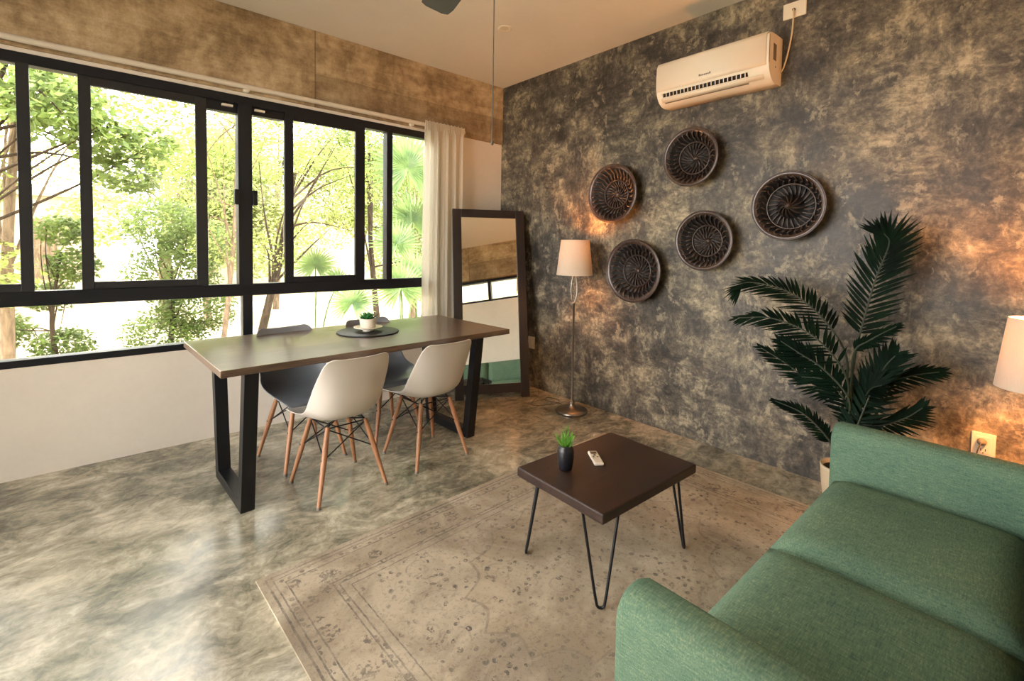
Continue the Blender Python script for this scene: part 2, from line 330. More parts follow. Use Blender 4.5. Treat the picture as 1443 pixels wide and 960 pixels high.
def tag(o, label, cat, group=None, kind=None):
    o['label'] = label; o['category'] = cat
    if group: o['group'] = group
    if kind: o['kind'] = kind
    return o
def struct(o, label=None, cat=None):
    o['kind'] = 'structure'
    if label: o['label'] = label
    if cat: o['category'] = cat
    return o
def dup(root, loc=None, rz=None, label=None):
    r = root.copy(); COL.objects.link(r)
    if loc is not None: r.location = loc
    if rz is not None: r.rotation_euler = (0, 0, rz)
    if label: r['label'] = label
    for ch in list(root.children):
        c = ch.copy(); COL.objects.link(c); c.parent = r
        for g in list(ch.children):
            d = g.copy(); COL.objects.link(d); d.parent = c
    return r
def bez(pts, n):
    # catmull-rom through pts
    pts = [Vector(p) for p in pts]; P = [pts[0]*2-pts[1]]+pts+[pts[-1]*2-pts[-2]]; out = []
    seg = len(pts)-1
    for i in range(n+1):
        t = i/n*seg; k = min(int(t), seg-1); t -= k; a, b, c, d = P[k:k+4]
        out.append(.5*((2*b)+(c-a)*t+(2*a-5*b+4*c-d)*t*t+(3*b-a-3*c+d)*t**3))
    return out

# ------------------------------------------------------------------ room shell
H = 2.935; XL = -5.1; YB = -4.12
struct(MB().box(XL-.3, .25, YB-.2, .2, -.3, 0).build('floor', 'floor'), 'grey and cream polished cement floor', 'floor')
struct(MB().box(XL-.3, .25, YB-.2, .2, H, H+.25).build('ceiling', 'ceiling'), 'plain warm beige ceiling', 'ceiling')
struct(MB().box(0, .25, YB-.2, .2, 0, H).build('wall_right', 'wallgrey'), 'dark grey burnished cement feature wall', 'wall')
WX0, WX1, WZ0, WZ1 = -4.62, -.80, .645, 2.350
m = MB(); m.box(XL, 0, 0, .18, 0, WZ0); m.box(XL, 0, 0.0, .18, WZ1, 2.372); m.box(XL, WX0, 0, .18, WZ0, WZ1); m.box(WX1, 0, 0, .18, WZ0, WZ1)
struct(m.build('wall_front', 'white'), 'off-white plaster wall around the long garden window', 'wall')
struct(MB().box(XL, 0, -.018, .18, 2.372, H).build('trim_1', 'beam', bevel=.004), 'brown board-marked concrete beam above the garden window', 'beam')
BX0, BX1, BZ0, BZ1 = -2.6, -.45, 1.885, 2.30
m = MB(); m.box(XL, 0, YB-.18, YB, 0, BZ0); m.box(XL, BX0, YB-.18, YB, BZ0, BZ1); m.box(BX1, 0, YB-.18, YB, BZ0, BZ1)
struct(m.build('wall_back', 'white'))
struct(MB().box(XL, 0, YB-.18, YB+.018, BZ1, H).build('trim_2', 'beam'))
m = MB(); m.box(XL-.2, XL, YB-.2, -2.95, 0, H); m.box(XL-.2, XL, -.25, .2, 0, H); m.box(XL-.2, XL, -2.95, -.25, 2.72, H)
struct(m.build('wall_left', 'white'))
# high window in back wall
wr = struct(MB().box(BX0, BX1, YB-.12, YB-.04, BZ0, BZ0+.045).box(BX0, BX1, YB-.12, YB-.04, BZ1-.045, BZ1).box(BX0, BX0+.045, YB-.12, YB-.04, BZ0, BZ1)
     .box(BX1-.045, BX1, YB-.12, YB-.04, BZ0, BZ1).box(-1.545, -1.495, YB-.12, YB-.03, BZ0, BZ1).build('window_2', 'frame'))
MB().box(BX0+.04, BX1-.04, YB-.085, YB-.08, BZ0+.04, BZ1-.04).build('pane', 'glass', wr)
# sliding terrace door in left wall
dr = MB()
for y in (-2.95, -2.05, -1.18, -.31): dr.box(XL-.12, XL-.04, y, y+.06, 0.02, 2.7)
dr.box(XL-.121, XL-.039, -2.95, -.25, 2.66, 2.72); dr.box(XL-.121, XL-.039, -2.95, -.25, 0, .06)
dr = struct(dr.build('door_1', 'frame')); MB().box(XL-.085, XL-.08, -2.9, -.3, .05, 2.67).build('pane', 'glass', dr)
# main garden window
wn = MB(); F0, F1 = .012, .085
wn.box(WX0, WX1, F0-.004, F1, 2.292, 2.356); wn.box(WX0, WX1, F0-.016, F1, .625, .666); wn.box(WX0, WX1, F0-.006, F1, .962, 1.045)
wn.box(WX0, WX0+.05, F0, F1, .66, 2.3); wn.box(WX1-.05, WX1, F0, F1, .66, 2.3); wn.box(-2.375, -2.288, F0-.009, F1+.01, 1.03, 2.30); wn.box(-2.352, -2.289, F0, F1, .66, .97)
wn.box(-1.257, -1.205, F0-.003, F1, 1.04, 2.3)
wn.box(-2.556, -2.37, F0+.01, F1, 2.228, 2.30); wn.box(-2.29, -2.07, F0+.01, F1, 2.237, 2.30)
win = struct(wn.build('window_1', 'frame', bevel=.003), 'long black aluminium garden window with sliding sashes', 'window')
def sash(x0, x1, y0, y1, wl, wr_, mat, zt=2.241, zb=1.088):
    s = MB(); s.box(x0, x0+wl, y0, y1, 1.045, 2.296); s.box(x1-wr_, x1, y0, y1, 1.045, 2.296); s.box(x0, x1, y0+.002, y1-.002, 1.045, zb); s.box(x0, x1, y0+.002, y1-.002, zt, 2.296)
    o = s.build('sash', mat, win, bevel=.002); ym = (y0+y1)/2
    MB().box(x0+wl-.005, x1-wr_+.005, ym-.002, ym+.002, zb-.005, zt+.005).build('pane', 'glass', o)
sash(-4.57, -3.389, .004, .036, .05, .052, 'frame2', 2.288, 1.088)
sash(-3.191, -2.556, .018, .052, .056, .064, 'frame2', 2.243)
sash(-2.071, -1.454, .006, .036, .06, .079, 'frame', 2.247)
for a, b in ((-3.395, -3.185), (-2.56, -2.37), (-2.292, -2.068), (-1.458, -1.25), (-1.21, -.845)): MB().box(a, b, .060, .064, 1.04, 2.295).build('pane', 'glass', win)
for a, b in ((WX0+.05, -2.352), (-2.289, WX1-.05)): MB().box(a, b, .045, .05, .67, .964).build('pane', 'glass', win)
for a in (-2.403, -2.289): MB().box(a, a+.029, -.02, .03, 1.60, 1.705).build('latch', 'black', win, bevel=.004)
for a in (-2.47, -2.27): MB().box(a, a+.065, -.002, .024, 2.262, 2.276).build('sash_stop', 'pvc', win)
# conduit / curtain rail
rod = thing('curtain_rail', 'thin white curtain rail fixed under the concrete beam', 'curtain rail', (0, 0, 0))
MB().tube([(-4.7, -.05, 2.402), (-.50, -.05, 2.402)], .0175, 14).build('rod', 'pvc', rod)
for x in (-4.2, -2.33, -1.05): MB().tube([(x, -.018, 2.385), (x, -.052, 2.385)], .019, 14).box(x-.014, x+.014, -.022, -.018, 2.374, 2.425).build('bracket', 'pvc', rod)

# ------------------------------------------------------------------ curtain
m = MB(); rows = []
NX = 120; zs = [2.432, 2.425, 2.41, 2.39, 2.37, 2.34, 2.25, 2.1, 1.8, 1.4, 1.0, .6, .3, .06]
for zi, z in enumerate(zs):
    r = []; tdown = min(1, max(0, (2.36-z)/1.0))
    for i in range(NX+1):
        u = i/NX; x = -.945+u*.425; x += (-.03+.03*u)*tdown*.6
        f = .014*math.sin(u*2*PI*5+.9*math.sin(u*7)+z*.3)+.005*math.sin(u*2*PI*11+1.3+z)
        if z > 2.36: f = .006*math.sin(u*2*PI*22+z*30)+.003*math.sin(u*2*PI*37+z*70)
        r.append((x, -.082+f*(1 if z <= 2.36 else 1), z+(.005*math.sin(u*70) if zi < 3 else 0)))
    rows.append(r)
m.grid(rows)
tag(m.build('curtain', 'curtain'), 'cream gathered curtain hanging at the right end of the garden window', 'curtain')

# ------------------------------------------------------------------ dining table
tb = thing('dining_table', 'long dark wooden dining table with black trapezoid metal legs', 'table', (-1.835, -.80, 0), math.radians(2.0))
MB().box(-.9, .9, -.445, .445, .715, .75).build('tabletop', 'tabletop', tb, bevel=.003)
def trap(x):
    s = MB(); hw = .032; t_ = .06
    def post(y0, y1, sgn):
        vs = []
        for z, y in ((0., y0), (.715, y1)):
            for dx in (-hw, hw):
                for dy in (0, -sgn*t_): vs.append((x+dx, y+dy, z))
        s.add(vs, [(0, 1, 3, 2), (4, 6, 7, 5), (0, 4, 5, 1), (2, 3, 7, 6), (0, 2, 6, 4), (1, 5, 7, 3)])
    yf, yb = -.335, .175
    post(yf, -.425, -1); post(yb, .265, 1)
    s.box(x-hw, x+hw, yf+.01, yb-.01, 0, .055); s.box(x-hw, x+hw, -.415, .255, .70, .715)
    return s.build('leg', 'black', tb, bevel=.002)
trap(-.765); trap(.645)

# ------------------------------------------------------------------ eames style chairs
def shell_mesh():
    prof = [(.235, .405), (.228, .423), (.20, .433), (.13, .432), (.04, .424), (-.05, .422), (-.12, .436), (-.172, .474), (-.203, .54), (-.222, .62), (-.238, .70), (-.25, .765), (-.257, .795), (-.263, .806)]
    hw = [.165, .195, .215, .226, .232, .235, .236, .235, .232, .222, .206, .188, .170, .136]
    lift = [.0, .004, .012, .026, .046, .068, .092, .105, .10, .078, .050, .028, .016, .010]
    P = bez([(0, a, b) for a, b in prof], 40); n = len(P)
    import bisect
    def lerp(arr, t): k = min(int(t), len(arr)-2); return arr[k]+(arr[k+1]-arr[k])*(t-k)
    rows = []
    for i, p in enumerate(P):
        t = i/(n-1)*(len(prof)-1); w_ = lerp(hw, t); c = lerp(lift, t)
        tg = (P[min(i+1, n-1)]-P[max(i-1, 0)]).normalized(); nr = Vector((0, tg.z, -tg.y))
        if nr.z < 0 and i < n/2: nr = -nr
        if i >= n/2 and nr.y < 0: nr = -nr
        row = []
        for j in range(-14, 15):
            u = j/14; q = abs(u)**2.6
            row.append(tuple(p+Vector((u*w_*(1-.10*q*c/.1), 0, 0))+nr*(c*q)))
        rows.append(row)
    return MB().grid(rows)
def make_chair(mat, label, zs=.94):
    ZS = Matrix.Diagonal((1, 1, zs, 1))
    c = thing('dining_chair', label, 'chair', group='moulded shell chairs at the dining table')
    shell_mesh().build('shell', mat, c, solid=.006, sub=1, matrix=ZS)
    tops = {(1, 1): (.105, .115), (-1, 1): (-.105, .115), (1, -1): (.105, -.10), (-1, -1): (-.105, -.10)}
    w_ = MB()
    for (sx, sy), (tx, ty) in tops.items():
        fx, fy = sx*.188, sy*.186
        top = Vector((tx, ty, .398)); ft = Vector((fx, fy, .010))
        lg = MB().tube([top, top.lerp(ft, .4), ft], [.0125, .0150, .0100], 14).build('leg', 'beech', c, matrix=ZS)
        MB().tube([ft+Vector((0, 0, .004)), (fx, fy, 0)], [.0112, .0112], 12).build('foot_cap', 'rubber', lg, matrix=ZS)
        # bracket at leg top
        w_.tube([(tx*.85, ty*.85, .417), (tx*1.02, ty*1.02, .385)], .006, 8)
    def at(sx, sy, k): a = Vector((*tops[(sx, sy)], .398)); b = Vector((sx*.188, sy*.186, .01)); return a.lerp(b, k)
    for (a, b) in (((1, 1), (1, -1)), ((-1, 1), (-1, -1)), ((1, 1), (-1, 1)), ((1, -1), (-1, -1))):
        w_.tube([at(*a, .03), at(*b, .42)], .0036, 8); w_.tube([at(*b, .03), at(*a, .42)], .0036, 8)
    w_.tube([at(1, 1, .02), at(1, -1, .02), at(-1, -1, .02), at(-1, 1, .02), at(1, 1, .02)], .0045, 8)
    w_.tube([at(1, 1, .0), at(-1, -1, .0)], .004, 8); w_.tube([at(-1, 1, .0), at(1, -1, .0)], .004, 8)
    for k in tops:
        q = at(*k, .42); w_.tube([q+Vector((k[0]*-.012, 0, .0)), q+Vector((k[0]*.016, 0, 0))], .0055, 8)
    w_.build('wire_base', 'black', c, matrix=ZS)
    return c
ch = make_chair('shell', 'white shell chair nearest the camera, tucked under the table front')
ch.location = (-2.136, -1.17, 0); ch.rotation_euler = (0, 0, math.radians(3))
dup(ch, (-1.562, -1.145, 0), math.radians(3), 'white shell chair at the table front, on the side towards the mirror')
ch2 = make_chair('shellgrey', 'grey shell chair between table and window, behind the nearest white chair', .975)
ch2.location = (-2.175, -.68, 0); ch2.rotation_euler = (0, 0, math.radians(180+8))
dup(ch2, (-1.60, -.655, 0), math.radians(180+6), 'grey shell chair between table and window, beside the far table leg')

# ------------------------------------------------------------------ table decoration
mt = MB().lathe([(0.0, 0), (.195, 0), (.20, .002), (.20, .006), (.195, .008), (0, .008)], 64).build('round_placemat', 'slate'); mt.location = (-1.765, -.735, .7505)
tag(mt, 'round dark placemat under the small potted succulent', 'placemat')
pt = thing('potted_succulent', 'green succulent in a white cup pot on the dark placemat', 'plant', (-1.765, -.735, .759))
MB().lathe([(0, 0), (.035, 0), (.036, .006), (.032, .012), (.06, .016), (.092, .024), (.094, .028), (.088, .028), (.05, .022), (0, .022)], 48).build('saucer', 'potwhite', pt)
MB().lathe([(0, .022), (.046, .022), (.050, .028), (.056, .080), (.056, .084), (.051, .084), (.048, .070), (0, .068)], 48).build('pot', 'potwhite', pt)
MB().lathe([(0, .069), (.049, .071)], 24).build('soil', 'soil', pt)
def leaf_blade(mb, base, direction, up_, L, wd, thick=.0, curl=.0, n=5):
    d = Vector(direction).normalized(); u = Vector(up_); sd = d.cross(u)
    sd = sd.normalized() if sd.length > 1e-5 else d.orthogonal().normalized(); nn = sd.cross(d); rows = []
    for i in range(n+1):
        t_ = i/n; wv = wd*math.sin(min(1, t_*1.0+.12)*PI*.94)**.8 if t_ < 1 else .0005
        c = Vector(base)+d*L*t_+nn*(-curl*t_*t_*L)
        rows.append([tuple(c-sd*wv), tuple(c-nn*thick*wv), tuple(c+sd*wv)])
    mb.grid(rows)
rnd = random.Random(4); m = MB()
for ring, (cnt, el, L) in enumerate(((9, 20, .058), (8, 38, .05), (6, 58, .042), (4, 78, .034))):
    for k in range(cnt):
        a = 2*PI*k/cnt+ring*.4+rnd.uniform(-.1, .1); e = math.radians(el+rnd.uniform(-6, 6))
        d = (math.cos(a)*math.cos(e), math.sin(a)*math.cos(e), math.sin(e))
        leaf_blade(m, (math.cos(a)*.008, math.sin(a)*.008, .078), d, (0, 0, 1), L+.008, .0115, .5, -.15)
m.build('leaves', 'succ', pt, solid=.002)

# ------------------------------------------------------------------ coffee table and things on it
ct = thing('coffee_table', 'low dark wood coffee table with black hairpin legs on the rug', 'table', (-1.48, -2.51, .009), math.radians(-1.5))
o = MB().box(-.32, .32, -.235, .235, .342, .382).build('tabletop', 'coffee', ct, bevel=.006, seg=3)
for sx in (-1, 1):
    for sy in (-1, 1):
        fx, fy = sx*.285, sy*.205
        a = (sx*.300, sy*.120, .342); b = (sx*.205, sy*.215, .342)
        pts = [a]; f = Vector((fx, fy, .006)); va, vb = Vector(a), Vector(b)
        side = (vb-va).normalized()
        pts += [f+(va-f)*.15-side*.012]
        for q in range(9):
            an = PI*q/8; pts.append(f+Vector((0, 0, .013))-side*.0145*math.cos(an)-Vector((0, 0, .013))*math.sin(an))
        pts += [f+(vb-f)*.15+side*.012]; pts.append(b)
        s = MB().tube(pts, .0056, 8); s.box(min(a[0], b[0])-.012, max(a[0], b[0])+.012, min(a[1], b[1])-.012, max(a[1], b[1])+.012, .338, .342)
        s.build('leg', 'black', ct)
jz = .3925
jp = thing('potted_grass', 'small green grass plant in a black jar on the coffee table', 'plant', (-1.645, -2.41, jz))
MB().lathe([(0, 0), (.027, 0), (.030, .004), (.035, .05), (.036, .075), (.033, .088), (.0275, .095), (.0285, .101), (.025, .101), (.023, .09), (0, .088)], 36).build('jar', 'blackpot', jp)
m = MB(); rnd = random.Random(8)
for k in range(46):
    a = rnd.uniform(0, 2*PI); e = math.radians(rnd.uniform(52, 88)); r0 = rnd.uniform(0, .018); L = rnd.uniform(.035, .075)
    if k < 5: e = math.radians(86); L = .10; r0 = .006
    d = (math.cos(a)*math.cos(e), math.sin(a)*math.cos(e), math.sin(e))
    b0 = Vector((math.cos(a)*r0, math.sin(a)*r0, .088))
    leaf_blade(m, b0, d, (math.cos(a+1), math.sin(a+1), .2), L, .0022, .3, .1)
    for q in range(3):
        bb = b0+Vector(d)*L*(.35+.2*q); leaf_blade(m, bb, Vector(d)+Vector((math.cos(a+q*2), math.sin(a+q*2), 0))*.8, (0, 0, 1), L*.28, .0022, .3)
m.build('leaves', 'grass', jp)
rm = thing('remote_control', 'white air conditioner remote lying on the coffee table', 'remote control', (-1.478, -2.44, jz-.0005), math.atan2(.10, .075))
MB().box(-.0635, .0635, -.0215, .0215, 0, .014).build('body', 'remote', rm, bevel=.006, seg=3)
MB().box(.028, .052, -.014, .014, .0138, .0146).build('screen', 'lcd', rm)
MB().lathe([(0, .0138), (.0055, .0138), (.0055, .0152), (0, .0154)], 16, Matrix.Translation((.016, 0, 0))).build('button', 'lcd', rm)
for yy in (-.009, .009): MB().lathe([(0, .0138), (.004, .0138), (.004, .015), (0, .0151)], 12, Matrix.Translation((-.002, yy, 0))).build('button', 'acgrey', rm)

# ------------------------------------------------------------------ rug
m = MB(); NXr, NYr = 60, 40; rows = []
for j in range(NYr+1): rows.append([(-1.145+2.29*i/NXr, -.8+1.6*j/NYr, .009+.0006*math.sin(i*1.1)*math.cos(j*.9)) for i in range(NXr+1)])
m.grid(rows); m.box(-1.145, 1.145, -.8, .8, .0005, .0085)
rg = m.build('area_rug', 'rug'); rg.location = (-1.52, -2.50, 0); rg.rotation_euler = (0, 0, math.radians(1.6))
tag(rg, 'faded beige oriental rug with grey flower pattern under the coffee table', 'rug')

# ------------------------------------------------------------------ sofa
sf = thing('sofa', 'green fabric two-seat sofa with rounded arms in the foreground', 'sofa', (-1.53, -3.62, 0))
def rounded(mb_args, name, bev, seg=5, sub=0):
    m_ = MB().box(*mb_args); return m_.build(name, 'fabric', sf, bevel=bev, seg=seg)
X = .68
def cushion(x0, x1, y0, y1, z0, z1, puff=.012, name='seat_cushion', tilt=0.):
    nx, ny = 14, 12; m_ = MB(); R = .035
    # superellipse pillow box
    top = []; bot = []
    for j in range(ny+1):
        v = j/ny*2-1; tr = []; br = []
        for i in range(nx+1):
            u = i/nx*2-1; k = (1-abs(u)**8)*(1-abs(v)**8); kk = max(0, k)**.5
            x = (x0+x1)/2+u*(x1-x0)/2; y = (y0+y1)/2+v*(y1-y0)/2; zm = (z0+z1)/2; hh = (z1-z0)/2
            ex = puff*(1-u*u)*(1-v*v)
            tr.append((x, y, zm+hh*kk*.62+hh*.38+ex-hh*.0*(1-kk))); br.append((x, y, zm-hh*kk*.62-hh*.38))
        top.append(tr); bot.append(br)
    m_.grid(top); m_.grid([r[::-1] for r in bot])
    edge = lambda g: [p for p in g[0]]+[r[-1] for r in g[1:]]+[p for p in g[-1][-2::-1]]+[r[0] for r in g[-2:0:-1]]
    et, eb = edge(top), edge(bot); m_.grid([eb, et], closev=True)
    o_ = m_.build(name, 'fabric', sf, bevel=0)
    import bmesh
    b = bmesh.new(); b.from_mesh(o_.data); bmesh.ops.remove_doubles(b, verts=b.verts, dist=1e-4); bmesh.ops.recalc_face_normals(b, faces=b.faces); b.to_mesh(o_.data); b.free()
    o_.data.polygons.foreach_set('use_smooth', [True]*len(o_.data.polygons))
    return o_
rounded((-.69, .69, -.42, .405, .12, .30), 'base', .02)
cushion(-X, -.003, -.14, .43, .285, .425); cushion(.003, X, -.14, .43, .285, .425)
for x0, x1 in ((-.685, -.003), (.003, .685)):
    o_ = cushion(x0, x1, -.06, .30, -.07, .07, .012, 'back_cushion')
    o_.data.transform(Matrix.Translation((0, -.20, .50)) @ Euler((math.radians(104), 0, 0)).to_matrix().to_4x4())
rounded((-.70, .70, -.45, -.30, .12, .70), 'back_frame', .05)
def arm(x0, x1):
    # rounded-top arm: extruded outline along y, ends softened
    m_ = MB(); w2 = (x1-x0)/2; xc = (x0+x1)/2; rows = []
    for y, sh in ((.452, .035), (.446, .012), (.43, 0), (.2, 0), (-.1, 0), (-.4, 0), (-.44, 0), (-.452, .02)):
        prof = []; hw_ = w2-sh*.5; zt = .615-sh*.6
        prof.append((xc-hw_, y, .12+sh*.3))
        for k in range(13):
            an = PI-PI*k/12; r_ = min(hw_, .052)
            cx_ = xc+(hw_-r_)*(-1 if k < 6 else (1 if k > 6 else 0)); prof.append((cx_+r_*math.cos(an), y, zt-r_+r_*math.sin(an)))
        prof.append((xc+hw_, y, .12+sh*.3)); rows.append(prof)
    m_.grid(rows, closev=True)
    for r_, rev in ((rows[0], False), (rows[-1], True)): m_.add(r_, [tuple(range(len(r_)))[::-1] if rev else tuple(range(len(r_)))], False)
    return m_.build('armrest', 'fabric', sf)
arm(.682, .812); arm(-.812, -.682)
for sx in (-.72, .72):
    for sy in (-.38, .38): MB().lathe([(.018, 0.0105), (.026, .13)], 16, Matrix.Translation((sx, sy, 0))).build('leg', 'black', sf)

# ------------------------------------------------------------------ mirror
mr = thing('floor_mirror', 'tall dark-framed mirror leaning in the corner beside the curtain', 'mirror', (-.828, -.412, 0))
yawm = math.radians(-27.59); lean = math.radians(11.01); Wm, Hm = .671, 1.704
wv = Vector((math.cos(yawm), math.sin(yawm), 0)); bk = Vector((-wv.y, wv.x, 0)); uv = bk*math.sin(lean)+Vector((0, 0, 1))*math.cos(lean); nv = wv.cross(uv)
MM = Matrix((wv, uv, nv)).transposed().to_4x4(); MM.translation = Vector((0, 0, .0055))
def mbox(name, mat, *a, bev=.003): return MB().box(*a).build(name, mat, mr, bevel=bev, matrix=MM)
fwid = .079
fr = MB().box(0, fwid, 0, Hm, -.03, 0).box(Wm-fwid, Wm, 0, Hm, -.03, 0).box(fwid, Wm-fwid, Hm-.075, Hm, -.03, -.001).box(fwid, Wm-fwid, .045, .125, -.03, -.001)
fr.build('frame', 'mframe', mr, bevel=.003, matrix=MM)
mbox('glass', 'mirror', fwid-.003, Wm-fwid+.003, .12, Hm-.072, -.022, -.010, bev=0)

# ------------------------------------------------------------------ lamps
def shade_mesh(z0, z1, r0, r1): return MB().lathe([(r0, z0), (r1, z1)], 64)
def open_lathe(prof, n=64):
    P = [[(r*math.cos(2*PI*k/n), r*math.sin(2*PI*k/n), z) for k in range(n)] for r, z in prof]; return MB().grid(P, closev=True)
lamp = thing('floor_lamp', 'nickel floor lamp with white drum shade beside the wall baskets', 'lamp', (-.235, -1.215, 0))
MB().lathe([(0, 0), (.122, 0), (.128, .006), (.128, .016), (.118, .026), (.075, .036), (.035, .044), (.024, .055), (.020, .075), (.026, .08), (.026, .088), (.013, .092), (.012, .11), (0, .11)], 56).build('base', 'steel', lamp)
MB().lathe([(.0095, .10), (.0095, .88), (.014, .885), (.014, .90), (0, .905)], 20).build('pole', 'steel', lamp)
q = (1/math.sqrt(2)); 
for sgn in (-1, 1):
    pts = bez([(0, 0, .89), (sgn*.016*q, -sgn*.016*q, .93), (sgn*.024*q, -sgn*.024*q, .99), (sgn*.020*q, -sgn*.02*q, 1.06), (sgn*.004, -sgn*.004, 1.13)], 16)
    MB().tube(pts, .0055, 10).build('curved_arm', 'steel', lamp)
MB().lathe([(.008, 1.11), (.018, 1.13), (.018, 1.19), (0, 1.19)], 20).build('socket', 'steel', lamp)
open_lathe([(.145, 1.118), (.144, 1.122), (.113, 1.396), (.112, 1.40)]).build('lamp_shade', 'shade', lamp, solid=.002)
sp_ = MB()
for k in range(3):
    a = 2*PI*k/3; sp_.tube([(0, 0, 1.385), (.114*math.cos(a), .114*math.sin(a), 1.385)], .0015, 6)
sp_.tube([(0, 0, 1.29), (0, 0, 1.388)], .003, 6); sp_.build('shade_spider', 'steel', lamp)
MB().lathe([(0, 1.188), (.014, 1.19), (.017, 1.205), (.029, 1.235), (.031, 1.255), (.024, 1.28), (0, 1.29)], 20).build('bulb', 'bulb', lamp)
LAMP_W = 10
add_light('floor_lamp_light', 'POINT', (-.235, -1.215, 1.33), LAMP_W, (1, .36, .09), shadow_soft_size=.03).data.shadow_soft_size = .03
tbl = thing('side_table', 'small round side table behind the sofa arm by the grey wall', 'table', (-.27, -3.76, 0))
MB().lathe([(0, .33), (.18, .33), (.183, .34), (.18, .35), (0, .35)], 40).build('tabletop', 'coffee', tbl)
for k in range(3):
    a = 2*PI*k/3+.4; MB().tube([(.12*math.cos(a), .12*math.sin(a), .33), (.15*math.cos(a), .15*math.sin(a), 0)], [.013, .009], 10).build('leg', 'black', tbl)
l2 = thing('table_lamp', 'glowing drum-shade table lamp beyond the sofa arm at the right edge', 'lamp', (-.27, -3.755, .3505))
MB().lathe([(0, 0), (.06, 0), (.062, .008), (.05, .02), (.018, .03), (.012, .05), (.022, .09), (.03, .14), (.022, .20), (.010, .23), (.010, .46), (0, .46)], 32).build('base', 'steel', l2)
open_lathe([(.147, .435), (.146, .439), (.115, .722), (.114, .726)]).build('lamp_shade', 'shade', l2, solid=.002)
sp_ = MB()
for k in range(3):
    a = 2*PI*k/3; sp_.tube([(0, 0, .71), (.115*math.cos(a), .115*math.sin(a), .71)], .0015, 6)
sp_.tube([(0, 0, .565), (0, 0, .712)], .003, 6); sp_.build('shade_spider', 'steel', l2)
MB().lathe([(0, .46), (.014, .462), (.017, .48), (.029, .51), (.031, .53), (.024, .555), (0, .565)], 20).build('bulb', 'bulb', l2)
add_light('table_lamp_light', 'POINT', (-.27, -3.755, .4505+.52), LAMP_W*2.2, (1, .36, .09), shadow_soft_size=.03)
cbl = MB().tube(bez([(-.02, -.46, .43), (-.03, -.50, .30), (-.05, -.60, .12), (-.12, -.72, .006), (-.30, -.83, .005), (-.38, -.90, .005), (-.30, -.965, .005), (-.17, -1.0, .005), (-.10, -.93, .005), (-.13, -.84, .005), (-.20, -.88, .005), (-.16, -1.02, .005), (-.20, -1.10, .005)], 90), .003, 6).build('lamp_cable', 'cable')
tag(cbl, 'thin dark cord looped on the floor between mirror and floor lamp', 'cord')

# ------------------------------------------------------------------ wall plates
def plate(name, y0, y1, z0, z1, label, holes=True):
    t_ = thing(name, label, 'outlet', (0, (y0+y1)/2, (z0+z1)/2)); a, b = (y1-y0)/2, (z1-z0)/2
    MB().box(-.010, 0, -a, a, -b, b).build('plate', 'plate', t_, bevel=.003)
    MB().box(-.0125, -.009, -a*.62, a*.62, -b*.72, b*.72).build('socket_insert', 'plate', t_, bevel=.001)
    if holes:
        h_ = MB()
        for zz in (-b*.4,):
            for yy in (-.008, .008): h_.box(-.0132, -.0124, yy-.0015, yy+.0015, zz-.006, zz+.006)
            h_.lathe([(0, 0), (.0025, 0), (.0025, .0008), (0, .0008)], 10, Matrix.Translation((-.0128, 0, zz-.014)) @ Euler((0, -PI/2, 0)).to_matrix().to_4x4())
        h_.build('socket_holes', 'dark', t_)
    return t_
plate('wall_outlet', -3.617, -3.534, .38, .492, 'cream wall outlet with a plug, above the far sofa arm')
pg = thing('lamp_plug', 'cream plug with cord in the outlet above the sofa arm', 'plug', (-.0128, -3.570, .452))
MB().lathe([(.017, 0), (.017, .010), (.012, .022), (.006, .028), (0, .028)], 20, Euler((0, -PI/2, 0)).to_matrix().to_4x4()).build('plug', 'acgrey', pg)
MB().tube(bez([(-.026, 0, 0), (-.04, .004, -.012), (-.040, .012, -.05), (-.03, .016, -.14), (-.03, .0, -.30), (-.03, -.05, -.44)], 24), .0028, 6).build('cord', 'cable', pg)
plate('wall_outlet', -.533, -.449, .370, .483, 'cream wall outlet low beside the mirror frame', False)
pa = thing('wall_plate', 'blank cream wall plate near the ceiling above the air conditioner', 'outlet', (0, -2.682, 2.766))
MB().box(-.010, 0, -.062, .062, -.046, .046).build('plate', 'plate', pa, bevel=.003)
MB().lathe([(0, 0), (.008, 0), (.008, .006), (0, .006)], 14, Matrix.Translation((-.010, .003, .0)) @ Euler((0, -PI/2, 0)).to_matrix().to_4x4()).build('cable_hole', 'dark', pa)
MBc = MB().tube(bez([(-.016, -2.679, 2.766), (-.026, -2.683, 2.755), (-.026, -2.683, 2.70), (-.02, -2.676, 2.62), (-.02, -2.660, 2.52), (-.02, -2.640, 2.44), (-.03, -2.626, 2.405)], 40), .0042, 8).build('power_cable', 'cablew')
tag(MBc, 'cream cable running from the high wall plate down to the air conditioner', 'cable')

# ------------------------------------------------------------------ air conditioner
ac = thing('air_conditioner', 'cream split air conditioner mounted high on the grey wall', 'air conditioner', (0, -2.255, 2.33))
prof = [(0, .285), (-.10, .283), (-.17, .277), (-.19, .266), (-.198, .25), (-.202, .18), (-.200, .11), (-.192, .075)]
low = [(-.192, .075), (-.180, .050), (-.160, .024), (-.130, .006), (-.09, -.002), (0, .004)]
hwA = .365
def extr(pr, y0, y1, close=True):
    m_ = MB(); m_.grid([[(x, y0, z) for x, z in pr], [(x, y1, z) for x, z in pr]], closev=close, smooth=True); return m_
full = prof+low[1:]
m_ = MB()
# body with an outlet slot: front band between slot edges is set back
m_.grid([[(x, y, z) for x, z in full] for y in (-hwA, -hwA+.006, hwA-.006, hwA)], closev=True)
for y, rev in ((-hwA, False), (hwA, True)):
    r_ = [(x, y, z) for x, z in full]; m_.add(r_, [tuple(range(len(r_)))[::-1] if rev else tuple(range(len(r_)))])
m_.build('body', 'acwhite', ac)
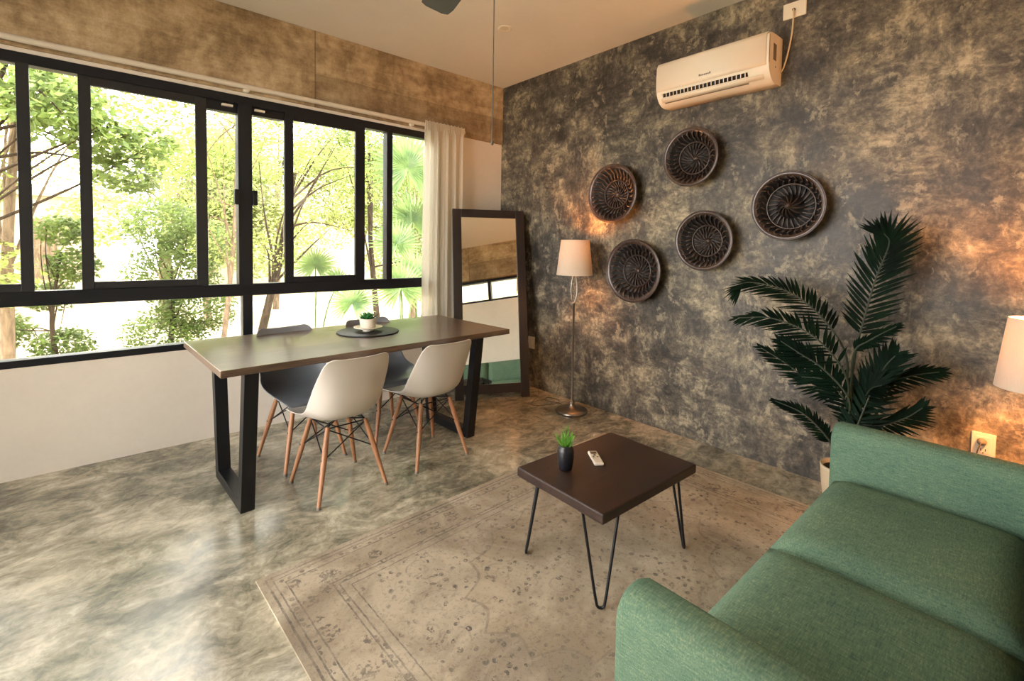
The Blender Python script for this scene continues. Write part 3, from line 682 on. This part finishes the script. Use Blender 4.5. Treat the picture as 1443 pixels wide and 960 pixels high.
# curved front panel, slightly proud
fp = [(-.10, .288), (-.172, .282), (-.194, .270), (-.203, .252), (-.207, .18), (-.205, .11), (-.200, .086)]
m_ = MB(); m_.grid([[(x, y, z) for x, z in fp] for y in (-hwA+.014, hwA-.008)]); m_.build('front_panel', 'acwhite', ac, solid=.006)
# outlet: dark slot on lower curve, with guide vanes and flap
def on_low(t_):  # point along the lower curve
    a = [Vector((x, z)) for x, z in low]; k = min(int(t_*(len(a)-1)), len(a)-2); f = t_*(len(a)-1)-k; return a[k].lerp(a[k+1], f)
sl = MB(); rows = []
for y in (-.245, .325): rows.append([(on_low(s_).x-.0015, y, on_low(s_).y-.0015) for s_ in (.02, .10, .2)])
sl.grid(rows); sl.build('outlet_slot', 'dark', ac, solid=.001)
vn = MB()
for k in range(22):
    y = -.235+k*.0262; a = on_low(.02); b = on_low(.2)
    vn.add([(a.x-.0035, y, a.y-.001), (b.x-.0035, y+.004, b.y-.001), (b.x-.0035, y+.009, b.y-.001), (a.x-.0035, y+.005, a.y-.001)], [(0, 1, 2, 3)])
vn.build('guide_vanes', 'acwhite', ac, solid=.001)
fl = MB(); rows = []
for y in (-.330, .335): rows.append([(on_low(s_).x-.006, y, on_low(s_).y-.005) for s_ in (.23, .30, .40)])
fl.grid(rows); fl.build('air_flap', 'acwhite', ac, solid=.004)
fl = MB(); rows = []
for y in (-.240, .32): rows.append([(on_low(s_).x-.003, y, on_low(s_).y-.004) for s_ in (.44, .48)])
fl.grid(rows); fl.build('flap_gap', 'acgrey', ac, solid=.001)
# wordmark: small raised grey strokes
lg = MB()
for k in range(7):
    y = .052-k*.0115; lg.box(-.2115, -.2105, y-.008, y, .118, .1265 if k not in (0, 6) else .131)
lg.build('wordmark', 'acgrey', ac)
MB().box(-.135, -.09, -hwA-.0012, -hwA+.001, .13, .225).build('side_label', 'acgrey', ac)
MB().box(-.1, -.09, -hwA-.0012, -hwA+.001, .09, .10).build('side_mark', 'acgrey', ac)
MB().box(-.1925, -.1905, -hwA-.001, -hwA+.004, .10, .262).build('panel_seam', 'dark', ac)

# ------------------------------------------------------------------ woven baskets on the wall
def basket(label, y, z, R, seed, boss, wellr, mirror=1):
    r = thing('wall_basket', label, 'basket', (0, y, z), group='woven baskets hung on the grey wall'); rnd = random.Random(seed)
    A = Euler((0, -PI/2, 0)).to_matrix().to_4x4()   # local z -> -x (into room)
    dep = .105
    def hgt(t_):  # height of the bowl surface above the wall at relative radius t
        if t_ > .9: return dep
        if t_ > wellr: return .032+(dep-.032)*((t_-wellr)/(.9-wellr))**1.15
        k = t_/wellr; return .012+.023*k**3+boss*(.5+.5*math.cos(PI*min(1, k*1.25)))
    rim = MB(); P = [(R*.86, dep-.012), (R*.90, dep-.003), (R*.95, dep), (R*.985, dep-.001), (R, dep-.007), (R*.985, dep-.014), (R*.94, dep-.016), (R*.86, dep-.014)]
    rim.grid([[tuple(A @ Vector((q*math.cos(2*PI*k/72), q*math.sin(2*PI*k/72), zz))) for k in range(72)] for q, zz in P], closev=True)
    rim.build('rim', 'weave', r)
    rm2 = MB(); pts = [tuple(A @ Vector((R*.995*math.cos(2*PI*k/72), R*.995*math.sin(2*PI*k/72), dep-.003))) for k in range(73)]
    rm2.tube(pts, .0042, 8); pts = [tuple(A @ Vector((R*wellr*math.cos(2*PI*k/60), R*wellr*math.sin(2*PI*k/60), hgt(wellr)+.004))) for k in range(61)]
    rm2.tube(pts, .0045, 8); rm2.build('rim_binding', 'weave', r)
    bk_ = MB(); prof_ = [(max(R*q_/18*.98, 1e-5), hgt(q_/18*.98)-.008) for q_ in range(0, 17)]
    bk_.grid([[tuple(A @ Vector((q*math.cos(2*PI*k/48), q*math.sin(2*PI*k/48), zz))) for k in range(48)] for q, zz in prof_], closev=True); bk_.build('backing', 'dark', r, solid=.002)
    # lattice of slanted leaf-shaped strands between well and rim
    wv_ = MB()
    def blob(t0, t1, a0, a1, wd, hh):
        pts_ = []; rr_ = []
        for i in range(6):
            k = i/5; t_ = t0+(t1-t0)*k; a = a0+(a1-a0)*k; bump_ = math.sin(PI*k)
            pts_.append(A @ Vector((R*t_*math.cos(a), R*t_*math.sin(a), hgt(t_)+hh*bump_))); rr_.append(wd*(.45+.55*bump_))
        wv_.tube(pts_, rr_, 6, flat=.6)
    n1 = 28
    for k in range(n1):
        a = 2*PI*k/n1
        blob((wellr+.9)/2, .88, a, a+.10*mirror, R*.040, .010); blob(wellr+.02, (wellr+.9)/2, a+PI/n1, a+PI/n1-.12*mirror, R*.038, .008)
    n2 = 24
    for k in range(n2):
        a = 2*PI*k/n2
        blob(wellr*.55, wellr*.97, a, a+.16*mirror, R*.036, .007); 
        if k % 2 == 0: blob(wellr*.14, wellr*.6, a, a+.5*mirror, R*.030, .008)
    wv_.build('weave', 'weave', r)
    kb = MB(); kb.lathe([(0, hgt(0)+.012), (R*.05, hgt(0)+.011), (R*.085, hgt(0)+.004), (R*.09, hgt(0)-.006)], 24, A); kb.build('centre_knot', 'weave', r)
    return r
basket('round woven basket at left, just above the floor lamp shade', -1.46, 1.765, .228, 1, .010, .48)
basket('topmost dark woven basket, below the air conditioner', -2.10, 1.965, .197, 2, .006, .55, -1)
basket('woven basket farthest right, with a raised central boss', -2.715, 1.602, .200, 3, .075, .66)
basket('woven basket in the middle, between the lowest and the rightmost', -2.21, 1.398, .198, 4, .012, .52, -1)
basket('lowest woven basket, just right of the floor lamp', -1.667, 1.17, .237, 5, .010, .50)

# ------------------------------------------------------------------ potted palm
pp = thing('potted_palm', 'dark green potted palm between the sofa and the grey wall', 'plant', (-.235, -3.085, 0))
MB().lathe([(0, 0), (.075, 0), (.085, .01), (.10, .12), (.106, .205), (.108, .222), (.100, .222), (.097, .20), (0, .195)], 44).build('pot', 'pot', pp)
MB().lathe([(0, .197), (.097, .200)], 30).build('soil', 'soil', pp)
OFF = Vector((-.235, -3.085, 0)); rnd = random.Random(11)
fronds = [
    ([(-.30, -3.09, .2), (-.29, -3.10, .55), (-.28, -3.118, .821), (-.28, -3.141, .968), (-.26, -3.181, 1.201), (-.24, -3.224, 1.375), (-.25, -3.205, 1.43)], .48, .185, (-1, .2, .1), 34),
    ([(-.31, -3.07, .2), (-.34, -3.09, .55), (-.42, -3.115, .824), (-.42, -3.01, 1.0), (-.40, -2.844, 1.121), (-.40, -2.64, 1.159), (-.40, -2.575, 1.11)], .46, .17, (-.5, -.2, .9), 34),
    ([(-.31, -3.06, .2), (-.40, -3.12, .55), (-.50, -3.134, .754), (-.52, -3.005, .919), (-.5, -2.808, .985), (-.48, -2.62, .965)], .48, .15, (-.6, -.1, .8), 26),
    ([(-.32, -3.06, .2), (-.33, -3.09, .45), (-.35, -3.099, .578), (-.35, -2.972, .638), (-.34, -2.835, .722), (-.33, -2.689, .79)], .48, .11, (-.6, .0, .8), 24),
    ([(-.29, -3.05, .2), (-.25, -3.035, .30), (-.25, -2.987, .375), (-.25, -2.883, .453), (-.25, -2.744, .485)], .38, .085, (-.5, .0, .8), 22),
    ([(-.29, -3.10, .2), (-.30, -3.12, .45), (-.3, -3.14, .578), (-.3, -3.227, .688), (-.3, -3.344, .765), (-.28, -3.436, .80)], .42, .12, (-.5, -.1, .9), 24),
    ([(-.30, -3.11, .2), (-.36, -3.15, .42), (-.4, -3.166, .502), (-.4, -3.253, .527), (-.4, -3.341, .586), (-.40, -3.40, .65)], .36, .125, (-.6, -.1, .8), 22),
    ([(-.32, -3.10, .2), (-.42, -3.14, .6), (-.5, -3.16, .859), (-.5, -3.217, .935), (-.48, -3.308, 1.01)], .55, .08, (-.6, .3, .8), 20),
    ([(-.31, -3.12, .2), (-.40, -3.15, .40), (-.45, -3.169, .481), (-.45, -3.217, .663), (-.44, -3.264, .806), (-.43, -3.30, .87)], .34, .15, (-1, .1, .2), 26),
    ([(-.32, -3.08, .2), (-.42, -3.13, .5), (-.45, -3.135, .642), (-.45, -3.027, .758), (-.45, -2.931, .811), (-.45, -2.83, .865)], .46, .13, (-.7, .0, .7), 24),
    ([(-.31, -3.09, .2), (-.38, -3.14, .40), (-.4, -3.157, .499), (-.42, -3.109, .626), (-.42, -3.031, .697), (-.42, -2.925, .691)], .40, .13, (-.8, .0, .6), 22),
    ([(-.30, -3.10, .2), (-.32, -3.14, .45), (-.40, -3.18, .60), (-.46, -3.22, .70), (-.5, -3.27, .74)], .40, .14, (-.7, -.1, .8), 24),
]
for pts, start, LL, nrm, cnt in fronds:
    C = [p-OFF for p in bez([Vector(p) for p in pts], 60)]; stem = MB().tube(C, [.0062*(1-.8*i/60)+.0008 for i in range(61)], 6)
    so = stem.build('frond', 'palmstem', pp); lf = MB(); N = Vector(nrm).normalized()
    for k in range(cnt):
        s_ = start+(1-start)*(k/(cnt-1)); i = min(int(s_*60), 60); p = C[i]; tg = (C[min(i+1, 60)]-C[max(i-1, 0)]).normalized()
        side = tg.cross(N).normalized(); rel = (s_-start)/(1-start)
        L = LL*(math.sin(PI*(.22+.62*rel))**.9)*(1.0 if rel < .9 else .8)
        for sg in (-1, 1):
            d = (side*sg*(1.0-.45*rel)+tg*(.62+.75*rel)+Vector((0, 0, -.08))+Vector((rnd.uniform(-.06, .06), rnd.uniform(-.06, .06), rnd.uniform(-.06, .06)))).normalized()
            leaf_blade(lf, p, d, N, L*rnd.uniform(.9, 1.05), .0086, .5, .12*rnd.uniform(.3, 1.4), 6)
    lf.build('leaflets', 'palm', so)

# ------------------------------------------------------------------ ceiling things
fan = thing('ceiling_fan', 'dark ceiling fan of which only one blade tip shows', 'fan', (-2.08, -2.42, 2.45))
MB().lathe([(0, -.06), (.05, -.06), (.085, -.045), (.095, -.01), (.095, .05), (.07, .075), (.02, .085), (0, .085)], 40).build('motor', 'fan', fan)
MB().lathe([(.012, .08), (.012, .43), (.05, .44), (.06, .484), (0, .484)], 24).build('downrod', 'fan', fan)
for k in range(3):
    a = math.radians(76+120*k); c_, s_ = math.cos(a), math.sin(a); Rm = Matrix.Rotation(a, 4, 'Z') @ Matrix.Rotation(math.radians(12), 4, 'X')
    b_ = MB(); outl = [(.15, .045), (.25, .06), (.45, .07), (.60, .073), (.655, .066), (.67, .04)]
    rows = [[(x, -w_, 0) for x, w_ in outl], [(x, w_, 0) for x, w_ in outl]]
    b_.grid(rows, smooth=False); bo = b_.build('blade', 'fan', fan, solid=.006, matrix=Rm)
    MB().box(.07, .2, -.015, .015, -.006, .004).build('blade_arm', 'steel', fan, matrix=Rm)
MB().tube([(0, 0, -.05), (0, 0, -.74)], .0022, 6).lathe([(0, -.758), (.005, -.754), (.005, -.742), (0, -.738)], 10).build('pull_chain', 'cable', fan)
dl = thing('downlight', 'small round recessed downlight in the ceiling near the corner', 'light', (-.85, -1.028, H))
MB().lathe([(.028, -.001), (.040, -.006), (.048, -.005), (.050, .0)], 32).build('trim_ring', 'plate', dl)
MB().lathe([(0, -.003), (.028, -.002)], 24).build('lens', 'potwhite', dl)

# ------------------------------------------------------------------ garden
GZ = -.35
g_ = MB().box(-26, 26, .21, 34, GZ-.2, GZ).build('ground', 'paving'); struct(g_)
sky_screen = MB().box(-9, 4, -6.2, -5.9, GZ, 4.2).box(-9.05, 4.05, -6.24, -5.86, 4.2, 4.3).build('garden_wall', 'outwall'); tag(sky_screen, 'pale wall added outside the high back window to dim its sky reflection', 'wall')  # added wall: hides bright sky the garden panes would mirror
g_ = MB().box(-26, XL-.32, -12, .2, GZ-.2, -.06).build('terrace', 'paving'); struct(g_)
# pale neighbour wall beyond the garden and a stone hut replacing a left-pane reflection
gw = MB().box(-.6, 13, 13.0, 13.3, GZ, 4.6).box(-.65, 13.05, 12.96, 13.34, 4.6, 4.72).build('garden_wall', 'outwall'); tag(gw, 'pale cream garden wall beyond the trees', 'wall')
hut = thing('reflection_hut', 'pale stone block hut standing in for a reflection in the left window panes', 'building', (-4.4, 9.5, GZ))
MB().box(-2.6, 1.65, 0, 3, 0, 2.55).build('wall', 'stone', hut); MB().box(-2.7, 1.75, -.1, 3.1, 2.55, 2.72).build('roof_slab', 'paving', hut)
MB().box(.35, .75, -.03, .02, .9, 2.1).build('shutter', 'bark', hut)

def leaf_cloud(name, mat, parent, centers, radii, n, size, seed, sub=0):
    rg_ = np.random.default_rng(seed); centers = np.array(centers, float); radii = np.array(radii, float)
    wgt = radii**2; wgt /= wgt.sum(); idx = rg_.choice(len(centers), n, p=wgt)
    d = rg_.normal(size=(n, 3)); d /= np.linalg.norm(d, axis=1)[:, None]; r = rg_.uniform(.25, 1, n)**.45
    c = centers[idx]+d*(radii[idx]*r)[:, None]*np.array([1, 1, .75])
    ax = rg_.normal(size=(n, 3)); ax[:, 2] *= .5; ax[:, 2] -= .25; ax /= np.linalg.norm(ax, axis=1)[:, None]
    sd = np.cross(ax, rg_.normal(size=(n, 3))*.5+np.array([0, 0, 1])); sd /= np.linalg.norm(sd, axis=1)[:, None]+1e-9
    nr = np.cross(sd, ax); L = size*rg_.uniform(.6, 1.3, n)[:, None]; W = L*.27
    v = np.stack([c, c+ax*L*.5+sd*W-nr*L*.06, c+ax*L, c+ax*L*.5-sd*W-nr*L*.06], 1).reshape(-1, 3)
    me = bpy.data.meshes.new(name); me.vertices.add(4*n); me.vertices.foreach_set('co', v.ravel())
    me.loops.add(4*n); me.loops.foreach_set('vertex_index', np.arange(4*n, dtype=np.int32)); me.polygons.add(n)
    me.polygons.foreach_set('loop_start', np.arange(0, 4*n, 4, dtype=np.int32)); me.update(calc_edges=True); me.materials.append(MAT[mat])
    o_ = bpy.data.objects.new(name, me); COL.objects.link(o_); o_.parent = parent; return o_
def tree(label, base, top, r0, crown, mat, n, size, seed, bark='bark', name='garden_tree', nb=9, spread=1.0):
    # crown: list of (dx, dy, z, radius) about the trunk top
    t_ = thing(name, label, 'tree', base, group='trees in the garden'); rnd = random.Random(seed); b = Vector(base); tp = Vector(top)-b
    mid = tp*.5+Vector((rnd.uniform(-.1, .1), rnd.uniform(-.1, .1), 0)); tr = MB(); C = bez([(0, 0, 0), mid, tp], 14)
    tr.tube(C, [r0*(1-.6*i/14) for i in range(15)], 10); cs, rs = [], []
    for (dx, dy, z, rad) in crown:
        c = Vector((tp.x+dx, tp.y+dy, z-b.z)); cs.append(tuple(c)); rs.append(rad)
    for k in range(nb):
        c = Vector(cs[k % len(cs)]); s_ = C[min(14, int(4+9*rnd.random()))]; e = c+Vector((rnd.uniform(-1, 1), rnd.uniform(-1, 1), rnd.uniform(-.6, .8)))*rs[k % len(cs)]*.7
        m_ = s_.lerp(e, .5)+Vector((rnd.uniform(-.15, .15), rnd.uniform(-.15, .15), rnd.uniform(0, .25)))*spread
        tr.tube(bez([s_, m_, e], 8), [r0*.30*(1-.8*i/8) for i in range(9)], 6)
    tr.build('trunk', bark, t_); leaf_cloud('foliage', mat, t_, cs, rs, n, size, seed); return t_
R_ = random.Random
# near and middle trees (x, y are true distances outside the window)
tree('pale-barked tree at the far left of the window', (-3.80, 3.2, GZ), (-3.60, 3.25, 3.4), .062, [(-.3, 0, 3.2, .9), (.7, .3, 3.3, .9), (-.6, .2, 2.0, .6), (-.4, -.3, 1.0, .5), (.3, .5, 2.9, .4)], 'leafA', 8580, 0.073, 21)
tree('tree with dark leaves hanging before the left sliding panes', (-4.9, 3.0, GZ), (-3.6, 2.6, 3.3), .06, [(.25, -.2, 2.55, .42), (.55, -.1, 2.35, .34), (.75, 0, 2.05, .30), (.05, 0, 2.7, .4), (.95, .1, 2.4, .25)], 'leafB', 2970, 0.084, 22, 'barkd')
tree('slim double-stemmed tree behind the middle window post', (-1.98, 3.0, GZ), (-1.70, 3.3, 3.4), .035, [(-.2, 0, 2.9, .7), (-.3, .2, 2.1, .55), (.2, .3, 3.4, .8), (-.2, 0, 1.3, .4)], 'leafA', 4950, 0.048, 23, 'bark', nb=12)
tree('leaning dark trunk tree right of the middle window post', (-1.62, 3.0, GZ), (-1.05, 3.1, 2.3), .06, [(-.15, 0, 2.5, .5), (.45, 0, 2.9, .7), (-.3, .1, 1.2, .40), (.5, .2, 1.6, .5), (1.0, .3, 2.3, .5)], 'leafA', 5610, 0.048, 24, 'barkd', nb=14)
tree('leafy tree high behind the right sliding panes', (.9, 4.6, GZ), (.7, 4.6, 3.2), .06, [(-.3, 0, 3.0, .75), (.3, .2, 3.4, .9), (-.6, 0, 3.6, .8), (.6, .3, 2.4, .6), (.9, 0, 1.6, .7), (1.2, .2, .9, .6)], 'leafB', 13860, 0.056, 25, 'barkd')
tree('bushy tree filling the right end of the window', (2.2, 5.6, GZ), (2.2, 5.6, 3.0), .07, [(0, 0, 3.3, 1.1), (.4, 0, 2.0, .9), (-.3, .3, 1.0, .7), (.8, .2, .6, .7)], 'leafA', 13860, 0.067, 26)
tree('low leafy bush below the left sliding panes', (-2.35, 4.4, GZ), (-2.3, 4.4, 1.0), .04, [(0, 0, .9, .6), (.3, .2, .35, .55), (-.1, .2, 1.6, .5), (.35, .2, 1.3, .5), (-.1, 0, .05, .5)], 'leafB', 15180, 0.056, 27, 'barkd', 'garden_bush')
tree('leafy shrub at the foot of the pale-barked tree', (-3.42, 3.7, GZ), (-3.4, 3.7, 1.2), .03, [(0, 0, 1.45, .24), (.1, 0, 1.05, .26), (-.12, .1, .7, .24), (0, .1, .1, .3), (-.6, .3, .3, .35)], 'leafB', 5940, 0.062, 28, 'barkd', 'garden_bush')
far = [(-6.5, 7.5, 3.4, 'leafC'), (-4.8, 14.8, 4.4, 'leafC'), (-2.0, 8.0, 3.0, 'leafA'), (-1.4, 7.4, 2.6, 'leafC'), (.4, 9.4, 4.6, 'leafC'), (-1.6, 11.6, 4.2, 'leafC'), (2.8, 9.6, 4.4, 'leafA'), (5.2, 9.4, 4.6, 'leafC'), (7.5, 9.0, 3.6, 'leafA')]
for i, (x, y, hh, mt_) in enumerate(far):
    r_ = R_(50+i); cr = [(r_.uniform(-1.1, 1.1), r_.uniform(-.5, .5), hh*r_.uniform(.45, 1.1), r_.uniform(.6, 1.15)) for _ in range(7)]
    pos = ['far left beyond the pale trunk', 'behind the stand-in stone hut', 'behind the low bush at left', 'behind the middle window post', 'before the pale wall at middle', 'farthest back at middle', 'before the pale wall at right', 'before the pale wall near the curtain', 'outermost behind the curtain'][i]
    tree('sunlit background tree '+pos, (x, y, GZ), (x, y, hh*.7), .08, cr, mt_, 9500, .10, 70+i, 'bark', nb=7)

def fan_palm(label, base, hub, faces, seed, R0=.5):
    t_ = thing('fan_palm', label, 'palm', base, group='fan palms outside the window'); b = Vector(base); rnd = random.Random(seed)
    for hx, hy, hz, nx, ny, nz, rad in faces:
        h_ = Vector((hx, hy, hz))-b; N = Vector((nx, ny, nz)).normalized(); u = N.orthogonal().normalized(); v = N.cross(u)
        dn = Vector((0, 0, -1)); dn = (dn-N*dn.dot(N)).normalized(); sdv = N.cross(dn)
        st = MB().tube(bez([(rnd.uniform(-.05, .05), rnd.uniform(-.05, .05), 0), h_*.5+Vector((0, 0, .15)), h_], 12), .010, 6).build('stalk', 'fanleaf', t_)
        lf = MB(); cnt = 38
        for k in range(cnt):
            a = math.radians(-155+310*k/(cnt-1)); d = -dn*math.cos(a)+sdv*math.sin(a); d = (d+N*.12).normalized()
            L = rad*rnd.uniform(.85, 1.05)*(1-.15*abs(a)/PI)
            leaf_blade(lf, h_, d, N, L, rad*.042, .6, .16*rnd.uniform(.5, 1.6)*(1 if True else 0), 7)
        lf.build('fan_leaf', 'fanleaf', st)
fan_palm('fan palm behind the far end of the dining table', (-.05, 1.9, GZ), None, [(-.18, 1.75, .80, -.3, -.9, .35, .42), (.30, 2.2, .95, .1, -.9, .5, .45), (-.5, 2.5, .55, -.5, -.6, .6, .40), (.15, 2.5, 1.35, -.2, -.9, .3, .45)], 1)
fan_palm('tall fan palm with big leaf high beside the curtain', (.75, 2.9, GZ), None, [(.55, 2.9, 2.55, -.3, -.9, .1, .75), (.75, 3.1, 1.75, -.2, -.9, .5, .65), (1.2, 3.0, 2.2, .3, -.8, .4, .6), (.9, 2.9, .7, .1, -.8, .5, .55)], 2)
fan_palm('low fan palm behind the right sliding sash', (-.6, 3.6, GZ), None, [(-.68, 3.4, 1.02, -.3, -.8, .55, .36), (-.3, 3.5, .75, .2, -.8, .6, .36)], 3)
